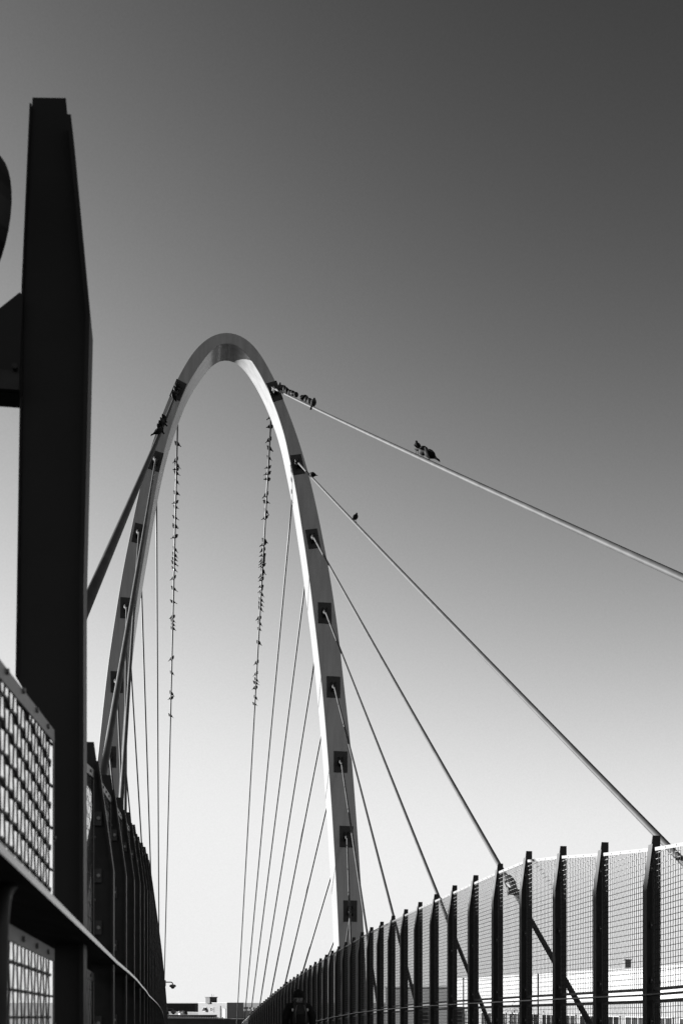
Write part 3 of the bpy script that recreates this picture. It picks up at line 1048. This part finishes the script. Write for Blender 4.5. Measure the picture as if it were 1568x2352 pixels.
# low dark building whose tiled eave crosses the bottom of the picture
roofz = zv(2341.5, 262)
lowb = empty('low_building', (*xy(460, 262), 0))
tag(lowb, 'low dark building beyond the bridge with a row of pale tile ends along its eave', 'building')
lp = [xy(352, 262), xy(572, 262), (xy(572, 262)[0] + 2, 306), (xy(352, 262)[0] - 2, 306)]
m = MB(); ring_walls(m, lp, 0, roofz); m.build('wall', M_DARKWALL, lowb)
m = MB()
x0, x1 = xy(360, 262)[0], xy(516, 262)[0]
nt_ = 28
for k_ in range(nt_):
    x = x0 + (x1 - x0) * k_ / nt_
    zz0 = roofz + .32 - .22 * k_ / nt_
    m.tube([(x, 261.2, zz0), (x, 263.5, zz0 + .2)], .19, 8)
    m.box((x + .32, 262.4, zz0 - .12), (.4, 2.0, .12))
m.build('roof_edging', M_TILE, lowb)
m = MB(); m.box(((x0 + x1) / 2 - 1.5, 267, roofz + .5), (x1 - x0 - 3, 6, 1.0)); m.build('roof_hump', M_ROOF, lowb)

# brick penthouse
A0, A1, A2 = xy(455, 284), xy(521, 270), xy(559, 281)
A3 = (A0[0] + A2[0] - A1[0], A0[1] + A2[1] - A1[1])
ph = empty('brick_penthouse', (A1[0], A1[1], roofz))
tag(ph, 'pale brick rooftop house with two windows, a door and a dark brick chimney', 'building')
ztop = zv(2304, 270)
m = MB(); ring_walls(m, [A0, A1, A2, A3], roofz + .004, ztop - .12); wo = m.build('wall', M_BRICKW, ph)
m = MB()
ctr = Vector(((A0[0] + A2[0]) / 2, (A0[1] + A2[1]) / 2, 0))
cop = [tuple((ctr + (Vector((q[0], q[1], 0)) - ctr) * 1.015)[:2]) for q in (A0, A1, A2, A3)]
ring_walls(m, cop, ztop - .12, ztop); m.build('coping', M_TILE, ph)
e, nrm, L = wall_frame(A0, A1)
zpx = 270 / F


def on_wall(u):   # station along A0-A1 for a frame column
    return (u - 455) / (521 - 455) * L


def zz_(y): return zv((y / 3.92 + 3590) * .6272, 272)
def ux(x): return (x / 3.92 + 600) * .6272


for x0_, x1_, y0_, y1_, bars in ((570, 618, 393, 463, 1), (676, 725, 393, 466, 2)):
    f = MB()
    s0, s1, za, zb = on_wall(ux(x0_)), on_wall(ux(x1_)), zz_(y1_), zz_(y0_)
    wall_box(f, A0, A1, s0, s1, za, za + .12, 0, .12)
    wall_box(f, A0, A1, s0, s1, zb - .1, zb, 0, .1)
    wall_box(f, A0, A1, s0, s0 + .1, za + .12, zb - .1, 0, .1)
    wall_box(f, A0, A1, s1 - .1, s1, za + .12, zb - .1, 0, .1)
    mid = (s0 + s1) / 2
    wall_box(f, A0, A1, mid - .04, mid + .04, za + .12, zb - .1, .0, .08)
    for q in (1, 2):
        zq = za + (zb - za) * q / 3
        wall_box(f, A0, A1, mid + .04, s1 - .1, zq - .03, zq + .03, 0, .07)
    fo = f.build('window', M_TILE, ph)
    g_ = MB(); wall_box(g_, A0, A1, s0 + .1, s1 - .1, za + .12, zb - .1, .01, .03); g_.build('pane', M_GLASS, fo)
f = MB()
s0, s1, za, zb = on_wall(ux(836)), on_wall(ux(880)), roofz + .05, zz_(418)
wall_box(f, A0, A1, s0, s1, za, zb, .0, .05); do = f.build('door', M_TILE, ph)
f = MB()
wall_box(f, A0, A1, s0 - .12, s0, za, zb + .12, 0, .14); wall_box(f, A0, A1, s1, s1 + .12, za, zb + .12, 0, .10); wall_box(f, A0, A1, s0, s1, zb, zb + .12, 0, .10)
f.build('door_frame', M_GREYWALL, do)
f = MB(); s0 = on_wall(ux(815)); wall_box(f, A0, A1, s0 - .07, s0 + .07, roofz + .05, zz_(372), .02, .16); f.build('drain_pipe', M_BLACK, ph)
# satellite dish and a bundle on the left window
f = MB()
q = Vector((A0[0], A0[1], 0)) + e * on_wall(ux(595)) + nrm * .35; q.z = zz_(430)
for k_ in range(7):
    w = R_(k_ * 90 / 7)
dd = (nrm * .8 + UPV * .4 - e * .5).normalized()
f.tube([q + dd * t for t in (0, .05, .14, .28)], [.05, .3, .48, .62], 18)
f.tube([q, q - nrm * .4], .05, 8)
f.build('satellite_dish', M_WHITEWALL, ph, smooth=True)
f = MB()
cu = P(ux(680), zv(0, 1), 280)
cx_, cy_ = xy(ux(680), 279)
f.box((cx_, cy_, (zz_(320) + zz_(252)) / 2 - .2), (2.3, 2.3, zz_(252) - zz_(320) + .4), R_(38))
f.box((cx_, cy_, zz_(252) + .06), (2.6, 2.6, .22), R_(38))
co_ = f.build('chimney', M_BRICKD, ph)
f = MB()
f.tube([(cx_ + .1, cy_, zz_(255)), (cx_ + .1, cy_, zz_(198))], .05, 6)
f.tube([(cx_ + .5, cy_, zz_(255)), (cx_ + .5, cy_, zz_(225)), (cx_ + .8, cy_, zz_(208))], .04, 6)
f.build('aerial', M_BLACK, co_)

# ribbed dark hall and low roof walls to its right
hb_ = empty('ribbed_hall', (*xy(418, 330), 0))
tag(hb_, 'dark ribbed metal hall with flat roof beside the left fence end', 'building')
h0, h1 = xy(372, 335), xy(449, 330)
m = MB(); ring_walls(m, [h0, h1, (h1[0] + 4, 372), (h0[0] + 4, 377)], 0, zv(2306.5, 332) - .15)
eL = wall_frame(h0, h1)[2]; k_ = .3
while k_ < eL - .3:
    wall_box(m, h0, h1, k_, k_ + .22, .1, zv(2306.5, 332) - .2, -.02, .14); k_ += .62
m.build('wall', M_DARKWALL, hb_)
m = MB(); ring_walls(m, [(h0[0] - .2, h0[1] - .3), (h1[0] + .2, h1[1] - .3), (h1[0] + 4.2, 372.3), (h0[0] + 3.8, 377.3)], zv(2306.5, 332) - .15, zv(2306, 332)); m.build('roof', M_ROOF, hb_)
for (u0, u1, v0, v1, Zq, lb) in ((388, 420, 2326.0, 2336, 296, 'pale low brick roof wall under the ribbed hall, left of the white roof units'), (431, 456, 2326.5, 2336, 296, 'pale low brick roof wall touching the rooftop house')):
    a, b = xy(u0, Zq + 3), xy(u1, Zq - 1)
    m = MB(); wall_box(m, a, b, 0, wall_frame(a, b)[2], roofz + .004, zv(v0, Zq), -.5, 0)
    root = m.build('roof_wall', M_BRICKW); tag(root, lb, 'wall', 'low walls on the far roof')
    m = MB(); wall_box(m, a, b, -.1, wall_frame(a, b)[2] + .1, zv(v0, Zq), zv(v0, Zq) + .12, -.6, .08); m.build('coping', M_TILE, root)


def roof_unit(u, v0, v1, Zq, w, label, heads=1):
    x, y = xy(u, Zq); z0, z1 = roofz, zv(v0, Zq)
    root = empty('roof_vent', (x, y, z0)); tag(root, label, 'roof vent', 'white vents on the far roofs')
    m = MB(); m.box((x, y, (z0 + z0 + (z1 - z0) * .62) / 2 + .002), (w, w * .8, (z1 - z0) * .62), R_(35)); m.build('housing', M_WHITEWALL, root)
    for k_ in range(heads):
        xx = x + (k_ - (heads - 1) / 2) * w * .6
        m = MB()
        zb_ = z0 + (z1 - z0) * .6
        m.tube([(xx, y, zb_), (xx, y, zb_ + (z1 - zb_) * .5), (xx, y, zb_ + (z1 - zb_) * .55), (xx, y, z1 - .1), (xx, y, z1)], [.16, .16, .42, .42, .2], 12)
        m.build('cowl', M_WHITEWALL, root)


roof_unit(417, 2323, 2333, 290, 1.5, 'white vented roof unit between the two low brick walls', 2)
roof_unit(563, 2314, 2333, 285, 1.7, 'white vent with round cowl just right of the dark house wall', 1)
roof_unit(571, 2313.5, 2333, 288, 1.7, 'white double-cowl vent, middle of the three right of the house', 2)
roof_unit(582, 2315, 2334, 290, 1.6, 'white vent nearest the far fence end', 1)
dbx = empty('flat_building', (*xy(580, 284), 0))
tag(dbx, 'dark flat-roofed building between the rooftop house and the far fence end', 'building')
m = MB(); ring_walls(m, [(lp[1][0] + .3, 266), (xy(690, 270)[0], 268), (xy(690, 270)[0], 310), (lp[1][0] + 2.5, 308)], 0, roofz - .05); m.build('wall', M_DARKWALL, dbx)
m = MB(); ring_walls(m, [(lp[1][0] + .1, 265.7), (xy(690, 270)[0] + .3, 267.7), (xy(690, 270)[0] + .3, 268.2), (lp[1][0] + .1, 266.2)], roofz - .05, roofz + .25); m.build('parapet', M_ROOF, dbx)

# ------------------------------------------------------------------ white halls seen through the right fence
def hall(name, a, b, ztop_, depth, label, vents, gz, wz, win):
    e, nrm, L = wall_frame(a, b)
    root = empty(name, (a[0], a[1], 0)); tag(root, label, 'building')
    back = [(b[0] - nrm.x * depth, b[1] - nrm.y * depth), (a[0] - nrm.x * depth, a[1] - nrm.y * depth)]
    m = MB(); ring_walls(m, [a, b] + back, gz[1] if gz else 0, ztop_ - .25); m.build('wall', M_WHITEWALL, root)
    m = MB(); wall_box(m, a, b, -.15, L + .15, ztop_ - .25, ztop_, -depth, .15); m.build('roof', M_TILE, root)
    if gz:
        m = MB(); wall_box(m, a, b, 0, L, 0, gz[1], -depth, -.05); m.build('lower_wall', M_GREYWALL, root)
        m = MB(); wall_box(m, a, b, -.05, L, gz[1], gz[1] + .14, 0, .12); m.build('band', M_TILE, root)
    k_ = 1.0
    while win and k_ + win < L:
        f = MB()
        wall_box(f, a, b, k_, k_ + win, wz[0], wz[0] + .14, -.05, .10); wall_box(f, a, b, k_, k_ + win, wz[1] - .14, wz[1], -.05, .10)
        for q in (0, .33, .67, 1):
            wall_box(f, a, b, k_ + q * (win - .1), k_ + q * (win - .1) + .1, wz[0] + .14, wz[1] - .14, -.05, .08)
        fo = f.build('window', M_TILE, root)
        g_ = MB(); wall_box(g_, a, b, k_ + .1, k_ + win - .1, wz[0] + .1, wz[1] - .1, -.04, .02); g_.build('pane', M_GLASS, fo)
        k_ += win + 1.3
    for s_, w, hh in vents:
        f = MB(); wall_box(f, a, b, s_ - w / 2, s_ + w / 2, ztop_ - .02, ztop_ + hh, -2.4, -1.6)
        wall_box(f, a, b, s_ - w / 2 - .08, s_ + w / 2 + .08, ztop_ + hh, ztop_ + hh + .12, -2.5, -1.5)
        f.build('roof_vent', M_GREYWALL, root)
    return root


ha, hb2 = (19.2, 170.0), (45.0, 67.0)
vents = []
for u in (1350, 1404, 1455, 1556):
    # station where the wall line passes that column
    best = min((abs(784 + F * (ha[0] + (hb2[0] - ha[0]) * t) / (ha[1] + (hb2[1] - ha[1]) * t) - u), t) for t in np.linspace(0, 1, 2000))
    vents.append((best[1] * math.hypot(hb2[0] - ha[0], hb2[1] - ha[1]), .55, 1.05))
hall('white_hall', ha, hb2, EYE + 3.78, 30, 'long bright white hall with grey lower wall and window band, behind the right fence', vents, (0, EYE - .05), (EYE - 4.4, EYE - 1.75), 4.2)
hall('pale_hall', (9.0, 205.0), (22.0, 196.0), EYE + 2.85, 26, 'lower pale hall farther off, left of the long white hall', [(5, .8, .5)], None, (3, 5), 2.4)
for (u0, u1, v0, Zq, lb) in ((962, 982, 2317, 150, 'small dark shed with stepped shelves beside the pale hall'), (1041, 1060, 2316, 135, 'small dark box-shaped shed at the corner of the long white hall')):
    a, b = xy(u0, Zq), xy(u1, Zq + 2)
    root = empty('dark_shed', (a[0], a[1], 0)); tag(root, lb, 'shed', 'dark sheds behind the right fence')
    m = MB(); ring_walls(m, [a, b, (b[0] + 1, b[1] + 5), (a[0] + 1, a[1] + 5)], 0, zv(v0, Zq)); m.build('wall', M_DARKWALL, root)
    m = MB(); wall_box(m, a, b, -.15, wall_frame(a, b)[2] + .15, zv(v0, Zq), zv(v0, Zq) + .15, -5, .2); m.build('roof', M_ROOF, root)
    m = MB()
    for k_ in range(4): wall_box(m, a, b, .3, wall_frame(a, b)[2] + .9, zv(v0 + 9 + 9 * k_, Zq), zv(v0 + 9 + 9 * k_, Zq) + .1, 0, .5)
    m.build('shelf', M_TILE, root)
for (u, v0, Zq, lb) in ((1064, 2249, 104, 'thin dark street post in front of the corner of the white hall'), (1235, 2240, 96, 'thin dark street post in front of the middle of the white hall')):
    x, y = xy(u, Zq); zt = zv(v0, Zq)
    root = empty('street_post', (x, y, 0)); tag(root, lb, 'post', 'thin posts along the street')
    m = MB(); m.tube([(x, y, .3), (x, y, zt)], [.10, .06], 10); m.build('pole', M_BLACK, root, smooth=True)
    m = MB(); m.tube([(x, y, 0), (x, y, .3), (x, y, .34)], [.2, .2, .1], 12); m.build('base', M_BLACK, root)
    m = MB(); m.tube([(x, y, zt), (x, y, zt + .05), (x, y, zt + .12)], [.085, .085, .02], 10); m.build('cap', M_BLACK, root)

# tree beside the bridge
tx, ty = xy(1190, 62)
tr = empty('street_tree', (tx, ty, 0))
tag(tr, 'small leafy tree whose crown shows through the lower right fence panels', 'tree')
m = MB()
m.tube([(tx, ty, 0), (tx + .05, ty, 3), (tx + .1, ty + .1, 5.5), (tx, ty, 7.6)], [.16, .12, .09, .03], 10)
rng = random.Random(3)
tips = []
for k_ in range(14):
    z0 = 4.0 + k_ * .27; a = k_ * 2.4
    ln = 1.6 - .05 * k_ + rng.uniform(-.2, .2)
    b = Vector((tx + .08, ty + .06, z0)); t_ = b + Vector((math.cos(a) * ln, math.sin(a) * ln, .9 + rng.uniform(0, .5)))
    m.tube([b, b.lerp(t_, .5) + UPV * .12, t_], [.05, .03, .012], 6); tips += [t_, b.lerp(t_, .6)]
m.build('trunk', M_BARK, tr)
m = MB()
for t_ in tips + [Vector((tx, ty, 8.2)), Vector((tx + .3, ty, 8.9)), Vector((tx - .2, ty + .1, 9.3))]:
    for q in range(64):
        c = t_ + Vector((rng.gauss(0, .36), rng.gauss(0, .36), rng.gauss(0, .34)))
        a = Vector((rng.uniform(-1, 1), rng.uniform(-1, 1), rng.uniform(-.6, .6))).normalized(); b = a.cross(Vector((rng.uniform(-1, 1), rng.uniform(-1, 1), rng.uniform(-1, 1)))).normalized()
        l_, w_ = rng.uniform(.05, .085), rng.uniform(.025, .04)
        m.add([c - a * l_, c + b * w_, c + a * l_, c - b * w_], [(0, 1, 2, 3)])
m.build('crown', M_LEAF, tr)

# unseen block added beyond the left edge to shade the walkway from low sun
ob = empty('shade_block', (-62, 22, 0))
tag(ob, 'long unseen flat-roofed block added left of the bridge to shade the walkway', 'building')
zt = EYE + 1.8 + (60 + 4) * math.tan(R_(SUN_EL)) / math.cos(R_(90 + SUN_AZ))
m = MB(); m.box((-68, 39, zt / 2), (16, 140, zt)); m.build('wall', M_BRICKD, ob)
m = MB()
for fl__ in range(6):
    for k_ in range(29):
        m.box((-59.98, -27 + k_ * 4.5, 3 + fl__ * 3.6), (.06, 2.2, 1.7))
m.build('window_rows', M_GLASS, ob)
